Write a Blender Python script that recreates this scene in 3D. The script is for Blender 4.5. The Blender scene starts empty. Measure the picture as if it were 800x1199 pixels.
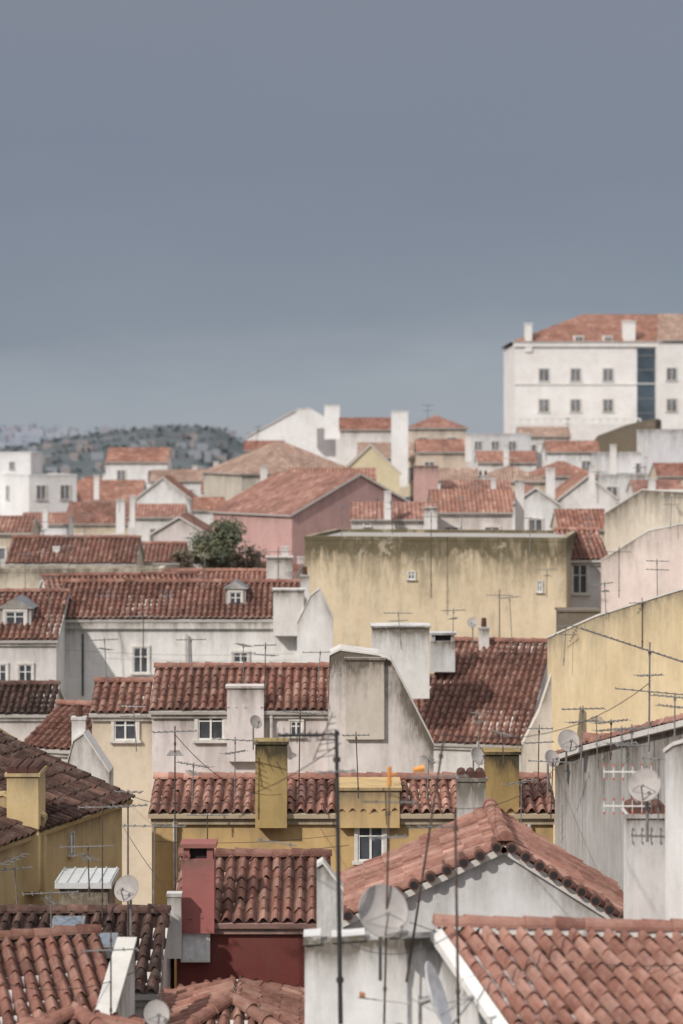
import bpy, math, random
import numpy as np
from mathutils import Vector
random.seed(7); rng=np.random.default_rng(7)
F=2600.0; H=520.0
scene=bpy.context.scene
def pt(u,v,D): return Vector(((u-400)/F*D, D, (H-v)/F*D))
GY=[-80,30,70,100,130,180,240,300,340,480,900,9000]
GZ=[-24,-21,-20,-17,-14,-12,-8.5,-8,-10,-45,-60,-60]
def ground_z(x,y):
    z=float(np.interp(y,GY,GZ))
    if y>120: z+=max(-4,min(10,x*0.11))*min(1,(y-120)/100)*max(0,min(1,(600-y)/250))
    return z
# ------------------------------------------------ materials
_m={}
def nt(name):
    m=bpy.data.materials.new(name); m.use_nodes=True
    n=m.node_tree.nodes; l=m.node_tree.links
    return m,n,l,n['Principled BSDF']
def ramp(n,stops,interp='LINEAR'):
    r=n.new('ShaderNodeValToRGB'); r.color_ramp.interpolation=interp
    e=r.color_ramp.elements
    while len(e)<len(stops): e.new(0.5)
    for i,(p,c) in enumerate(stops):
        e[i].position=p
        e[i].color=(c,c,c,1) if isinstance(c,(int,float)) else (*c,1)
    return r
def mixc(n,l,fac,a,b,mode='MIX'):
    x=n.new('ShaderNodeMix'); x.data_type='RGBA'; x.blend_type=mode
    for s,val in ((0,fac),(6,a),(7,b)):
        if isinstance(val,bpy.types.NodeSocket): l.new(val,x.inputs[s])
        elif s==0: x.inputs[0].default_value=val
        else: x.inputs[s].default_value=(*val,1)
    return x.outputs[2]
def math_(n,l,op,a,b=0.0):
    x=n.new('ShaderNodeMath'); x.operation=op
    for i,val in enumerate((a,b)):
        if isinstance(val,bpy.types.NodeSocket): l.new(val,x.inputs[i])
        else: x.inputs[i].default_value=val
    return x.outputs[0]
def noise(n,l,vec,scale,detail=4,rough=.6):
    x=n.new('ShaderNodeTexNoise'); x.inputs['Scale'].default_value=scale
    x.inputs['Detail'].default_value=detail; x.inputs['Roughness'].default_value=rough
    l.new(vec,x.inputs['Vector']); return x.outputs['Fac']
def ramp_out(n,l,fac,stops):
    r=ramp(n,stops); l.new(fac,r.inputs[0]); return r.outputs[0]
def clampn(n,l,v):
    x=n.new('ShaderNodeClamp'); l.new(v,x.inputs[0]); return x.outputs[0]
def plaster(col,dirt=.5,dirtcol=(.13,.11,.085),reach=1.3):
    key=('p',col,dirt,dirtcol,reach)
    if key in _m: return _m[key]
    m,n,l,b=nt('plaster')
    g=n.new('ShaderNodeNewGeometry').outputs['Position']
    uv=n.new('ShaderNodeUVMap').outputs[0]
    sx=n.new('ShaderNodeSeparateXYZ'); l.new(uv,sx.inputs[0])
    mp=n.new('ShaderNodeMapping'); mp.inputs['Scale'].default_value=(1.2,1.2,.22); l.new(g,mp.inputs[0])
    big=noise(n,l,g,.4,6,.7); fine=noise(n,l,g,3.0,7,.72); st=noise(n,l,mp.outputs[0],1.6,7,.75); blot=noise(n,l,g,.55,5,.65)
    c0=mixc(n,l,ramp_out(n,l,big,[(.3,0),(.7,1)]),tuple(x*y for x,y in zip(col,(.84,.82,.80))),tuple(min(.86,x*1.05) for x in col))
    c1=mixc(n,l,ramp_out(n,l,fine,[(.30,0.28),(.52,0)]),c0,tuple(x*.60 for x in col))
    fall=math_(n,l,'POWER',2.718,math_(n,l,'MULTIPLY',sx.outputs[1],-1/reach))
    s2=math_(n,l,'ADD',ramp_out(n,l,st,[(.38,0),(.60,1.1)]),math_(n,l,'MULTIPLY',fall,fall))
    gr=math_(n,l,'MULTIPLY',math_(n,l,'MULTIPLY',s2,fall),dirt)
    gr=math_(n,l,'MULTIPLY',gr,ramp_out(n,l,blot,[(.3,.35),(.6,1.25)]))
    c2=mixc(n,l,clampn(n,l,gr),c1,dirtcol)
    s3=math_(n,l,'MULTIPLY',math_(n,l,'MULTIPLY',ramp_out(n,l,st,[(.50,0),(.68,1)]),ramp_out(n,l,blot,[(.40,0),(.60,1)])),min(.9,dirt*.75))
    c3=mixc(n,l,clampn(n,l,s3),c2,tuple(x*.45+y*.5 for x,y in zip(col,dirtcol)))
    pch=noise(n,l,g,.8,8,.78)
    c4=mixc(n,l,math_(n,l,'MULTIPLY',ramp_out(n,l,pch,[(.58,0),(.63,1)]),min(.5,dirt*.6)),c3,tuple(.5*x+.5*y for x,y in zip(col,(.42,.38,.34))))
    l.new(c4,b.inputs['Base Color']); b.inputs['Roughness'].default_value=.9
    b.inputs['Specular IOR Level'].default_value=.2
    bp=n.new('ShaderNodeBump'); bp.inputs['Strength'].default_value=.4; bp.inputs['Distance'].default_value=.04
    l.new(fine,bp.inputs['Height']); l.new(bp.outputs[0],b.inputs['Normal'])
    _m[key]=m; return m
TINT={'red':((.33,.125,.085),(.38,.16,.11),(.43,.22,.16),(.21,.08,.055)),
      'brown':((.085,.045,.036),(.11,.058,.045),(.15,.08,.06),(.055,.032,.026)),
      'dull':((.24,.10,.072),(.285,.13,.093),(.34,.17,.125),(.14,.065,.048)),
      'pink':((.36,.165,.12),(.41,.20,.148),(.47,.26,.20),(.25,.11,.08)),
      'orange':((.38,.165,.11),(.43,.20,.14),(.47,.26,.19),(.31,.13,.085)),
      'tan':((.42,.26,.19),(.47,.30,.23),(.51,.36,.28),(.36,.22,.155)),
      'old':((.28,.12,.085),(.33,.15,.11),(.38,.21,.155),(.17,.08,.06)),
      'grey':((.60,.60,.60),(.66,.66,.66),(.70,.69,.68),(.55,.54,.53))}
def ds(c,k=.10):
    g=.3*c[0]+.6*c[1]+.1*c[2]; return tuple(x*(1-k)+g*k for x in c)
TINT={a:tuple(ds(c) for c in v) for a,v in TINT.items()}
def clay(t,geo):
    key=('c',t,geo)
    if key in _m: return _m[key]
    m,n,l,b=nt('clay_tile_'+t)
    T=TINT[t]
    g=n.new('ShaderNodeNewGeometry').outputs['Position']
    uv=n.new('ShaderNodeUVMap').outputs[0]
    fl=n.new('ShaderNodeVectorMath'); fl.operation='FLOOR'; l.new(uv,fl.inputs[0])
    wn=n.new('ShaderNodeTexWhiteNoise'); wn.noise_dimensions='3D'; l.new(fl.outputs[0],wn.inputs[0])
    sx=n.new('ShaderNodeSeparateXYZ'); l.new(uv,sx.inputs[0])
    c0=ramp_out(n,l,wn.outputs[0],[(0,T[3]),(.14,T[0]),(.6,T[1]),(.92,T[2]),(1,tuple(min(.7,x*1.35) for x in T[2]))])
    big=noise(n,l,g,.5,7,.75); fine=noise(n,l,g,4.5,6,.75)
    c1=mixc(n,l,ramp_out(n,l,big,[(.40,0),(.66,.75)]),c0,tuple(x*.5 for x in T[3]))
    c2=mixc(n,l,ramp_out(n,l,fine,[(.50,0),(.72,.6)]),c1,tuple(.5*a+.5*x for a,x in zip((.36,.32,.27),T[1])))
    c3=mixc(n,l,ramp_out(n,l,fine,[(.28,.65),(.47,0)]),c2,tuple(x*.45 for x in T[3]))
    if geo:
        ch=math_(n,l,'ABSOLUTE',math_(n,l,'SINE',math_(n,l,'MULTIPLY',sx.outputs[0],math.pi)))
        c3=mixc(n,l,ramp_out(n,l,ch,[(.18,.8),(.65,0)]),c3,tuple(x*.35 for x in T[3]))
    l.new(c3,b.inputs['Base Color']); b.inputs['Roughness'].default_value=.9
    b.inputs['Specular IOR Level'].default_value=.2
    bp=n.new('ShaderNodeBump')
    if geo:
        bp.inputs['Strength'].default_value=.4; bp.inputs['Distance'].default_value=.02
        l.new(fine,bp.inputs['Height'])
    else:
        cc=math_(n,l,'COSINE',math_(n,l,'MULTIPLY',sx.outputs[0],6.2832))
        fr=math_(n,l,'FRACT',sx.outputs[1])
        hh=math_(n,l,'SUBTRACT',cc,fr)
        bp.inputs['Strength'].default_value=.8; bp.inputs['Distance'].default_value=.05
        l.new(hh,bp.inputs['Height'])
    l.new(bp.outputs[0],b.inputs['Normal'])
    _m[key]=m; return m
def simple(name,col,rough=.6,metal=0,var=.25,scale=6):
    key=('s',name)
    if key in _m: return _m[key]
    m,n,l,b=nt(name)
    g=n.new('ShaderNodeNewGeometry').outputs['Position']
    f=noise(n,l,g,scale,5,.65)
    c=mixc(n,l,ramp_out(n,l,f,[(.3,0),(.7,1)]),tuple(x*(1-var) for x in col),tuple(min(.9,x*(1+var)) for x in col))
    l.new(c,b.inputs['Base Color']); b.inputs['Roughness'].default_value=rough; b.inputs['Metallic'].default_value=metal
    _m[key]=m; return m
GLASS=simple('window_glass',(.06,.065,.075),.15,0,.6,1.2)
GLASSF=simple('window_glass_pale',(.17,.17,.18),.25,0,.5,.7)  # paler, greyer glass for windows drawn without full sash bars
FRAME=simple('white_window_frame',(.72,.71,.68),.6,0,.1)
STONE=simple('stone_surround',(.60,.57,.52),.85,0,.2,3)
METAL=simple('antenna_metal',(.24,.23,.22),.5,.4,.3)
RUST=simple('rusty_mast',(.085,.055,.045),.8,0,.5,8)
BLACKM=simple('dark_mast',(.03,.028,.03),.6,0,.3)
DISHM=simple('dish_paint',(.36,.33,.31),.65,0,.25,2.5)
DARK=simple('dark_opening',(.02,.018,.018),.9,0,.3)
REDP=simple('red_plastic',(.5,.12,.08),.5)
ORP=simple('orange_plastic',(.65,.27,.06),.5)
WHITE=(.78,.765,.745); OFF=(.74,.68,.65); CREAM=(.68,.59,.46); OCHRE=(.64,.44,.205)
MOSSY=(.68,.565,.40); YEL=(.66,.50,.265); PINK=(.55,.35,.325); CRIM=(.17,.045,.04)
# ------------------------------------------------ mesh builder
class MB:
    def __init__(s): s.v=[];s.f=[];s.uv=[];s.mi=[];s.mats=[]
    def mat(s,m):
        if m not in s.mats: s.mats.append(m)
        return s.mats.index(m)
    def poly(s,pts,uvs,m):
        k=len(s.v); s.v+= [tuple(p) for p in pts]; s.f.append(tuple(range(k,k+len(pts))))
        s.uv+= list(uvs); s.mi.append(s.mat(m))
    def grid(s,V,Q,UV,m):
        k=len(s.v); s.v+=V.tolist(); q=(Q+k).tolist(); s.f+=q
        s.uv+=UV[Q.reshape(-1)].tolist(); s.mi+=[s.mat(m)]*len(q)
    def make(s,name,parent=None,org=(0,0,0),smooth=False):
        me=bpy.data.meshes.new(name)
        V=np.array(s.v,dtype=float)-np.array(org)
        me.from_pydata(V.tolist(),[],s.f)
        uvl=me.uv_layers.new(name='UVMap'); uvl.data.foreach_set('uv',np.array(s.uv,dtype=np.float32).ravel())
        for m in s.mats: me.materials.append(m)
        me.polygons.foreach_set('material_index',s.mi)
        if smooth: me.polygons.foreach_set('use_smooth',[True]*len(me.polygons))
        me.update()
        o=bpy.data.objects.new(name,me); scene.collection.objects.link(o)
        if parent: o.parent=parent
        else: o.location=org
        return o
def box(b,fr,s0,s1,d0,d1,z0,z1,m):
    c=[fr(s,d,z) for z in (z0,z1) for (s,d) in ((s0,d0),(s1,d0),(s1,d1),(s0,d1))]
    h=z1-z0
    for i in range(4):
        j=(i+1)%4; w=abs(s1-s0) if i%2==0 else abs(d1-d0)
        b.poly([c[i],c[j],c[j+4],c[i+4]],[(0,h),(w,h),(w,0),(0,0)],m)
    b.poly([c[4],c[5],c[6],c[7]],[(0,1),(1,1),(1,1),(0,1)],m)
    b.poly([c[3],c[2],c[1],c[0]],[(0,h)]*4,m)
def tube(b,p,q,r,m,n=6,r2=None):
    p=Vector(p);q=Vector(q); d=(q-p)
    if d.length<1e-6: return
    d.normalize(); a=d.orthogonal().normalized(); c=d.cross(a); r2=r if r2 is None else r2
    A=[p+(a*math.cos(t)+c*math.sin(t))*r for t in [2*math.pi*i/n for i in range(n)]]
    B=[q+(a*math.cos(t)+c*math.sin(t))*r2 for t in [2*math.pi*i/n for i in range(n)]]
    for i in range(n):
        j=(i+1)%n; b.poly([A[i],A[j],B[j],B[i]],[(0,0)]*4,m)
    b.poly(A[::-1],[(0,0)]*n,m); b.poly(B,[(0,0)]*n,m)
def ident(s,d,z): return Vector((s,d,z))
TP=.25; TR=.38
def slope(b,O,U,V,W,L,ul=0,ur=None,tile='red',geo=True,seg=6,amp=.058,deck=None):
    U=U.normalized();V=V.normalized(); N=U.cross(V).normalized()
    if N.z<0: N=-N
    if ur is None: ur=W
    m=clay(tile,geo); off=random.randint(0,400)
    corners=[(0,0),(W,0),(ur,L),(ul,L)]
    if geo:
        nt_=max(1,round(W/TP)); us=np.linspace(0,W,nt_*seg+1); nr=max(1,math.ceil(L/TR))
        vs=[];hs=[];rr=[]
        for j in range(nr):
            vs+=[j*TR,min(L,(j+1)*TR-.012)]; hs+=[.032,0]; rr+=[j,j]
        vs=np.array(vs);hs=np.array(hs);rr=np.array(rr)
        UU,VV=np.meshgrid(us,vs); ph=UU/W*nt_
        ti=np.clip(np.floor(ph).astype(int),0,nt_-1)
        jit=rng.normal(0,.006,(nr,nt_)); vj=rng.normal(0,.014,(nr,nt_))
        c=np.cos(2*np.pi*ph); prof=-amp*np.sign(c)*np.abs(c)**.8
        HH=prof+hs[:,None]*(.6+.6*(c<0))+jit[rr[:,None],ti]+.022*np.sin(UU*.9+off)*np.sin(VV*1.1)
        lat=rng.normal(0,.008,(nr,nt_))
        VVs=VV+np.where(hs[:,None]>0,vj[rr[:,None],ti]-.03*(c<0),0)
        vm=np.full_like(UU,L)
        if ul>1e-6: vm=np.minimum(vm,UU/ul*L)
        if W-ur>1e-6: vm=np.minimum(vm,(W-UU)/(W-ur)*L)
        Vc=np.clip(VVs,-.05,vm)
        P=(np.array(O)[None,None]+(UU+lat[rr[:,None],ti])[...,None]*np.array(U)+Vc[...,None]*np.array(V)+HH[...,None]*np.array(N))
        R,C=UU.shape; idx=np.arange(R*C).reshape(R,C)
        Q=np.stack([idx[:-1,:-1],idx[:-1,1:],idx[1:,1:],idx[1:,:-1]],-1).reshape(-1,4)
        vf=Vc.reshape(-1)[Q]; keep=(vf.max(1)-vf.min(1))>.004; Q=Q[keep]
        UVa=np.stack([ph+off+.001,rr[:,None]+.5+0*UU+off],-1).reshape(-1,2)
        b.grid(P.reshape(-1,3),Q,UVa,m)
    else:
        P=[O+U*a+V*c for a,c in corners]
        uv=[(a/TP+off,c/TR+off) for a,c in corners]
        if abs(ur-ul)<1e-5: P=P[:3];uv=uv[:3]
        b.poly(P,uv,m)
    if deck is not None:
        if abs(ur-ul)<1e-5: corners=corners[:3]
        t=[O+U*a+V*c-N*(.064 if geo else .01) for a,c in corners]; lo=[p-N*.11 for p in t]
        n=len(t)
        for i in range(n):
            j=(i+1)%n; b.poly([lo[i],lo[j],t[j],t[i]],[(0,3)]*4,deck)
        b.poly(lo[::-1],[(0,3)]*n,deck); b.poly(t,[(0,3)]*n,deck)
def caps(b,P,Q,r=.12,tile='red',step=.38,up=Vector((0,0,1))):
    P=Vector(P);Q=Vector(Q); d=Q-P; L=d.length; d.normalize()
    side=d.cross(up).normalized(); u2=side.cross(d).normalized()
    n=max(1,round(L/step)); st=L/n; m=clay(tile,True)
    for k in range(n):
        a=P+d*(k*st-.03)+u2*random.uniform(-.018,.018)+side*random.uniform(-.018,.018); c=P+d*((k+1)*st+.03)+side*random.uniform(-.01,.01)
        A=[];B=[]
        for i in range(9):
            t=math.pi*(i/8)*1.1-.05*math.pi
            A.append(a+(side*math.cos(t)+u2*math.sin(t))*r*1.16); B.append(c+(side*math.cos(t)+u2*math.sin(t))*r*.9)
        kk=random.randint(0,999)
        for i in range(8): b.poly([A[i],A[i+1],B[i+1],B[i]],[(kk+.5,kk+.5)]*4,m)
        b.poly(A,[(kk+.5,.5)]*9,m)
def window(b,fr,s,z,w,h,frame=FRAME,sur=STONE,bars=True):
    t=min(.14,w*.14)
    s0,s1,z0,z1=s-w/2,s+w/2,z-h/2,z+h/2
    box(b,fr,s0-t,s0,-.07,.02,z0,z1,sur); box(b,fr,s1,s1+t,-.07,.02,z0,z1,sur)
    box(b,fr,s0-t,s1+t,-.075,.02,z1,z1+t,sur); box(b,fr,s0-t-.05,s1+t+.05,-.13,.02,z0-t*.8,z0,sur)
    b.poly([fr(s0,-.008,z0),fr(s1,-.008,z0),fr(s1,-.008,z1),fr(s0,-.008,z1)],[(0,0)]*4,GLASS if bars else GLASSF)
    k=.045
    box(b,fr,s-k*.6,s+k*.6,-.045,0,z0+k,z1-k,frame)
    if bars:
        box(b,fr,s0,s0+k,-.04,0,z0,z1,frame);box(b,fr,s1-k,s1,-.04,0,z0,z1,frame)
        box(b,fr,s0+k,s1-k,-.04,0,z0,z0+k,frame);box(b,fr,s0+k,s1-k,-.04,0,z1-k,z1,frame)
        box(b,fr,s0+k,s1-k,-.035,0,z0+h*.62,z0+h*.62+k*.7,frame)
FOOT=[]
def empty(name,org):
    e=bpy.data.objects.new(name,None); e.location=org; e.empty_display_size=.5; scene.collection.objects.link(e); return e
def frame_of(A,B):
    A=Vector((A[0],A[1],0));B=Vector((B[0],B[1],0)); S=(B-A).normalized(); Dd=Vector((-S.y,S.x,0)); W=(B-A).length
    fr=lambda s,d,z:A+S*s+Dd*d+Vector((0,0,z))
    return A,B,S,Dd,W,fr
def px_on(A,S,u,v):
    k=(u-400)/F
    t=(k*A.y-A.x)/(S.x-k*S.y); y=A.y+S.y*t
    return t,(H-v)/F*y,y
def strips(b,pts,zb,m):
    x=0
    for p,q in zip(pts,pts[1:]):
        w=(Vector((q.x,q.y,0))-Vector((p.x,p.y,0))).length
        b.poly([(p.x,p.y,zb),(q.x,q.y,zb),q,p],[(x,p.z-zb),(x+w,q.z-zb),(x+w,0),(x,0)],m); x+=w
def house_w(name,A,B,ze,zr,dep,roof='x',wall=WHITE,tile='red',geo=True,wins=(),dirt=.4,over=.25,seg=6,reach=1.2,autowin=False,cornice=True,dc=(.13,.11,.085),trimcol=(.68,.65,.61)):
    A,B,S,Dd,W,fr=frame_of(A,B)
    zb=min(ground_z(A.x,A.y),ground_z(B.x,B.y))-1.5
    org=fr(W/2,dep/2,zb+1.5); e=empty(name,org)
    FOOT.append((org.x,org.y,max(W,dep)/2))
    pm=plaster(wall,dirt,dc,reach=reach); b=MB(); r=MB()
    Z=Vector((0,0,1)); up=.17 if geo else .12
    trim=plaster(trimcol,.4)
    if roof=='x':
        hd=dep/2; k=(zr-ze)/hd
        strips(b,[fr(0,0,ze),fr(W,0,ze)],zb,pm); strips(b,[fr(W,dep,ze),fr(0,dep,ze)],zb,pm)
        strips(b,[fr(W,0,ze),fr(W,hd,zr),fr(W,dep,ze)],zb,pm); strips(b,[fr(0,dep,ze),fr(0,hd,zr),fr(0,0,ze)],zb,pm)
        L=(hd+over)*math.sqrt(1+k*k); ov=.08
        slope(r,fr(-ov,-over,ze-k*over+up),S,Dd+Z*k,W+2*ov,L,tile=tile,geo=geo,seg=seg,deck=trim)
        slope(r,fr(W+ov,dep+over,ze-k*over+up),-S,-Dd+Z*k,W+2*ov,L,tile=tile,geo=False,deck=trim)
        if geo: caps(r,fr(-ov,hd,zr+up+.02),fr(W+ov,hd,zr+up+.02),tile=tile)
    elif roof=='hip':
        hd=dep/2; k=(zr-ze)/hd
        strips(b,[fr(0,0,ze),fr(W,0,ze),fr(W,dep,ze),fr(0,dep,ze),fr(0,0,ze)],zb,pm)
        o=over; z0=ze-k*o+up; h=min(hd,W/2*.98)+o; L=h*math.sqrt(1+k*k); WW=W+2*o; zt=z0+k*h
        dd=dep+2*o
        slope(r,fr(-o,-o,z0),S,Dd+Z*k,WW,L,ul=h,ur=WW-h,tile=tile,geo=geo,seg=seg,deck=trim)
        slope(r,fr(W+o,dep+o,z0),-S,-Dd+Z*k,WW,L,ul=h,ur=WW-h,tile=tile,geo=False,deck=trim)
        slope(r,fr(W+o,-o,z0),Dd,-S+Z*k,dd,L,ul=min(h,dd/2),ur=dd-min(h,dd/2),tile=tile,geo=geo,seg=seg,deck=trim)
        slope(r,fr(-o,dep+o,z0),-Dd,S+Z*k,dd,L,ul=min(h,dd/2),ur=dd-min(h,dd/2),tile=tile,geo=geo,seg=seg,deck=trim)
        if geo:
            a=fr(h-o,h-o,zt+.04);c=fr(W+o-h,h-o,zt+.04)
            caps(r,a,c,tile=tile);caps(r,fr(-o,-o,z0+.04),a,tile=tile);caps(r,fr(W+o,-o,z0+.04),c,tile=tile)
    elif roof=='y':
        hw=W/2;k=(zr-ze)/hw
        strips(b,[fr(0,0,ze),fr(hw,0,zr),fr(W,0,ze)],zb,pm); strips(b,[fr(W,dep,ze),fr(hw,dep,zr),fr(0,dep,ze)],zb,pm)
        strips(b,[fr(W,0,ze),fr(W,dep,ze)],zb,pm); strips(b,[fr(0,dep,ze),fr(0,0,ze)],zb,pm)
        L=(hw+over)*math.sqrt(1+k*k); ov=.15
        slope(r,fr(-over,dep+ov,ze-k*over+up),-Dd,S+Z*k,dep+2*ov,L,tile=tile,geo=geo,seg=seg,deck=trim)
        slope(r,fr(W+over,-ov,ze-k*over+up),Dd,-S+Z*k,dep+2*ov,L,tile=tile,geo=geo,seg=seg,deck=trim)
        if geo: caps(r,fr(hw,-ov,zr+up+.03),fr(hw,dep+ov,zr+up+.03),tile=tile)
    else:
        strips(b,[fr(0,0,ze),fr(W,0,ze),fr(W,dep,ze),fr(0,dep,ze),fr(0,0,ze)],zb,pm)
        b.poly([fr(0,0,ze-.02),fr(W,0,ze-.02),fr(W,dep,ze-.02),fr(0,dep,ze-.02)],[(0,4)]*4,plaster((.42,.40,.37),.3))
        cp=plaster(tuple(x*.9 for x in wall),dirt,dc)
        for a in ((-.02,W+.02,-.02,.25),(-.02,W+.02,dep-.25,dep+.02),(-.02,.25,.25,dep-.25),(W-.25,W+.02,.25,dep-.25)):
            box(r,fr,a[0],a[1],a[2],a[3],ze-.05,ze+.14,cp)
    if cornice and roof in('x','hip'):
        box(r,fr,-.02,W+.02,-.10,-.001,ze-.22,ze-.05 ,trim)
    b.make('walls',e,org)
    r.make('roof',e,org)
    if autowin:
        n=max(1,int(W/2.2)); z=ze-1.5
        wb=MB(); rows=0
        while z>zb+3 and rows<2:
            for i in range(n):
                if random.random()<.8: window(wb,fr,(i+.5)*W/n,z,.8,1.2,bars=False)
            z-=2.7; rows+=1
        for i in (0,1):
            fs=(lambda s,d,z:fr(0+d,dep-s,z)) if i==0 else (lambda s,d,z:fr(W-d,s,z))
            for k in range(max(1,int(dep/3.5))):
                if random.random()<.6: window(wb,fs,(k+.5)*dep/max(1,int(dep/3.5)),ze-1.6,.8,1.2,bars=False)
        if wb.v: wb.make('windows',e,org)
    elif wins:
        wb=MB()
        for (u,v,w,h,*k) in wins:
            t,z,y=px_on(A,S,u,v); window(wb,fr,t,z,w/F*y,h/F*y,bars=(y<170))
        wb.make('windows',e,org)
    return e,org,fr
def house(name,u0,D0,u1,D1,ve,vr=None,roof='x',pitch=.42,dep=None,**k):
    A=((u0-400)/F*D0,D0); B=((u1-400)/F*D1,D1); ze=(H-ve)/F*D0
    if roof in('x','hip'):
        hd=(ve-vr)/F*D0/(pitch+(vr-H)/F)
        if dep is None: dep=2*hd
        zr=ze+pitch*hd if dep==2*hd else (H-vr)/F*(D0+dep/2)
    elif roof=='y':
        zr=(H-vr)/F*(D0+D1)/2; dep=dep or 8
    else: zr=ze; dep=dep or 8
    if k.get('geo',True): ze-=.2; zr-=.2
    else: ze-=.1; zr-=.1
    return house_w(name,A,B,ze,zr,dep,roof=roof,**k)
def profile(name,uA,DA,uB,DB,prof,dep,tiles=(),wall=WHITE,tile='red',dirt=.5,geo=True,coping=True,wins=(),reach=1.3,rake=False,seg=6,copcol=(.70,.68,.64)):
    A=((uA-400)/F*DA,DA); B=((uB-400)/F*DB,DB)
    A,B,S,Dd,W,fr=frame_of(A,B)
    P=[px_on(A,S,u,v)[:2] for u,v in prof]
    zb=min(ground_z(A.x,A.y),ground_z(B.x,B.y))-1.5; org=fr(W/2,dep/2,zb+1.5); e=empty(name,org)
    FOOT.append((org.x,org.y,max(W,dep)/2))
    pm=plaster(wall,dirt,reach=reach); b=MB(); r=MB(); trim=plaster(copcol,.5)
    f=[fr(s,0,z) for s,z in P]; k=[fr(s,dep,z) for s,z in P]
    strips(b,f,zb,pm); strips(b,k[::-1],zb,pm); strips(b,[f[-1],k[-1]],zb,pm); strips(b,[k[0],f[0]],zb,pm)
    for i in range(len(P)-1):
        (s0,z0),(s1,z1)=P[i],P[i+1]
        if abs(s1-s0)<.02: continue
        b.poly([f[i],f[i+1],k[i+1],k[i]],[(0,2)]*4,pm)
        if i in tiles:
            ov=.14
            if z1>=z0:
                V=S*(s1-s0)+Vector((0,0,z1-z0)); L=V.length; Vn=V.normalized(); N=Vector((0,0,.17))
                slope(r,fr(s0,dep,z0)-Vn*.2+Dd*ov+N,-Dd,V,dep+2*ov,L+.2,tile=tile,geo=geo,seg=seg,deck=trim)
            else:
                V=S*(s0-s1)+Vector((0,0,z0-z1)); L=V.length; Vn=V.normalized(); N=Vector((0,0,.17))
                slope(r,fr(s1,0,z1)-Vn*.2-Dd*ov+N,Dd,V,dep+2*ov,L+.2,tile=tile,geo=geo,seg=seg,deck=trim)
            if rake:
                a=fr(s0,0,z0+.16);c=fr(s1,0,z1+.16); n=round((c-a).length/.30); ct=clay(tile,True)
                for q in range(n):
                    p=a.lerp(c,(q+.5)/n); p=p+Vector((0,0,random.uniform(-.01,.01))); tube(r,p-Dd*(ov+.13),p+Dd*.35,.095,ct,10,.085)
                    tube(r,p-Dd*(ov+.134),p-Dd*(ov+.1),.07,DARK,8)
            if i+1 in tiles and geo: caps(r,fr(s1,-ov,z1+.22),fr(s1,dep+ov,z1+.22),tile=tile,r=.13)
        elif coping:
            q=Vector((0,0,.06)); lo=.01
            a=[fr(s0,-.035,z0+lo),fr(s1,-.035,z1+lo),fr(s1,.3,z1+lo),fr(s0,.3,z0+lo)]
            t=[p+q for p in a]; 
            for x in range(4):
                y=(x+1)%4; r.poly([a[x],a[y],t[y],t[x]],[(0,2)]*4,trim)
            r.poly(t,[(0,2)]*4,trim); r.poly(a[::-1],[(0,2)]*4,trim)
    b.make('walls',e,org)
    if r.v: r.make('roof',e,org)
    if wins:
        wb=MB()
        for (u,v,w,h) in wins:
            t,z,y=px_on(A,S,u,v); window(wb,fr,t,z,w/F*y,h/F*y,bars=(y<170))
        wb.make('windows',e,org)
    return e,org,fr
def chimney(u0,u1,vt,vb,D,dep=None,col=WHITE,dirt=.6,cap='slab',yaw=0,tile='old',dc=(.13,.11,.085)):
    c=pt((u0+u1)/2,vt,D); w=(u1-u0)/F*D; dep=dep or w*.8; zb=(H-vb)/F*D-.8; zt=c.z
    ca,sa=math.cos(yaw),math.sin(yaw)
    fr=lambda s,d,z:Vector((c.x+s*ca-d*sa,c.y+dep/2+s*sa+d*ca,z))
    b=MB(); pm=plaster(col,dirt,dc,reach=.7); sl=plaster(tuple(min(.8,x*1.02) for x in col),.7*dirt,dc)
    w2=w/2;d2=dep/2; k=min(.05,w*.06)
    if cap=='slab':
        box(b,fr,-w2,w2,-d2,d2,zb,zt-.32,pm)
        for sx in(-1,1):
            for sy in(-1,1):
                box(b,fr,sx*(w2-.09)-.06,sx*(w2-.09)+.06,sy*(d2-.09)-.06,sy*(d2-.09)+.06,zt-.32,zt-.08,sl)
        box(b,fr,-w2+.16,w2-.16,-d2+.16,d2-.16,zt-.318,zt-.1,DARK)
        box(b,fr,-w2-k,w2+k,-d2-k,d2+k,zt-.08,zt,sl)
    elif cap=='band':
        box(b,fr,-w2,w2,-d2,d2,zb,zt-.07,pm); box(b,fr,-w2-k,w2+k,-d2-k,d2+k,zt-.07,zt,sl)
    elif cap=='tile':
        box(b,fr,-w2,w2,-d2,d2,zb,zt-.22,pm); box(b,fr,-w2-k,w2+k,-d2-k,d2+k,zt-.22,zt-.15,sl)
        n=max(2,round(w/.2)); ct=clay(tile,True)
        for i in range(n):
            x=-w2+(i+.5)*w/n
            tube(b,fr(x,-d2-k*.6,zt-.1),fr(x,d2+k*.6,zt-.1),w/n*.52,ct,8)
    else:
        box(b,fr,-w2,w2,-d2,d2,zb,zt-.12,pm); box(b,fr,-w2-k,w2+k,-d2-k,d2+k,zt-.12,zt-.04,sl)
        n=max(1,round(w/.45)); ct=clay('old',True)
        for i in range(n):
            x=-w2+(i+.5)*w/n; tube(b,fr(x,0,zt-.05),fr(x,0,zt+.3),.11,ct,8,.09)
    org=(c.x,c.y+dep/2,zb); b.make('chimney',None,org)
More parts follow.
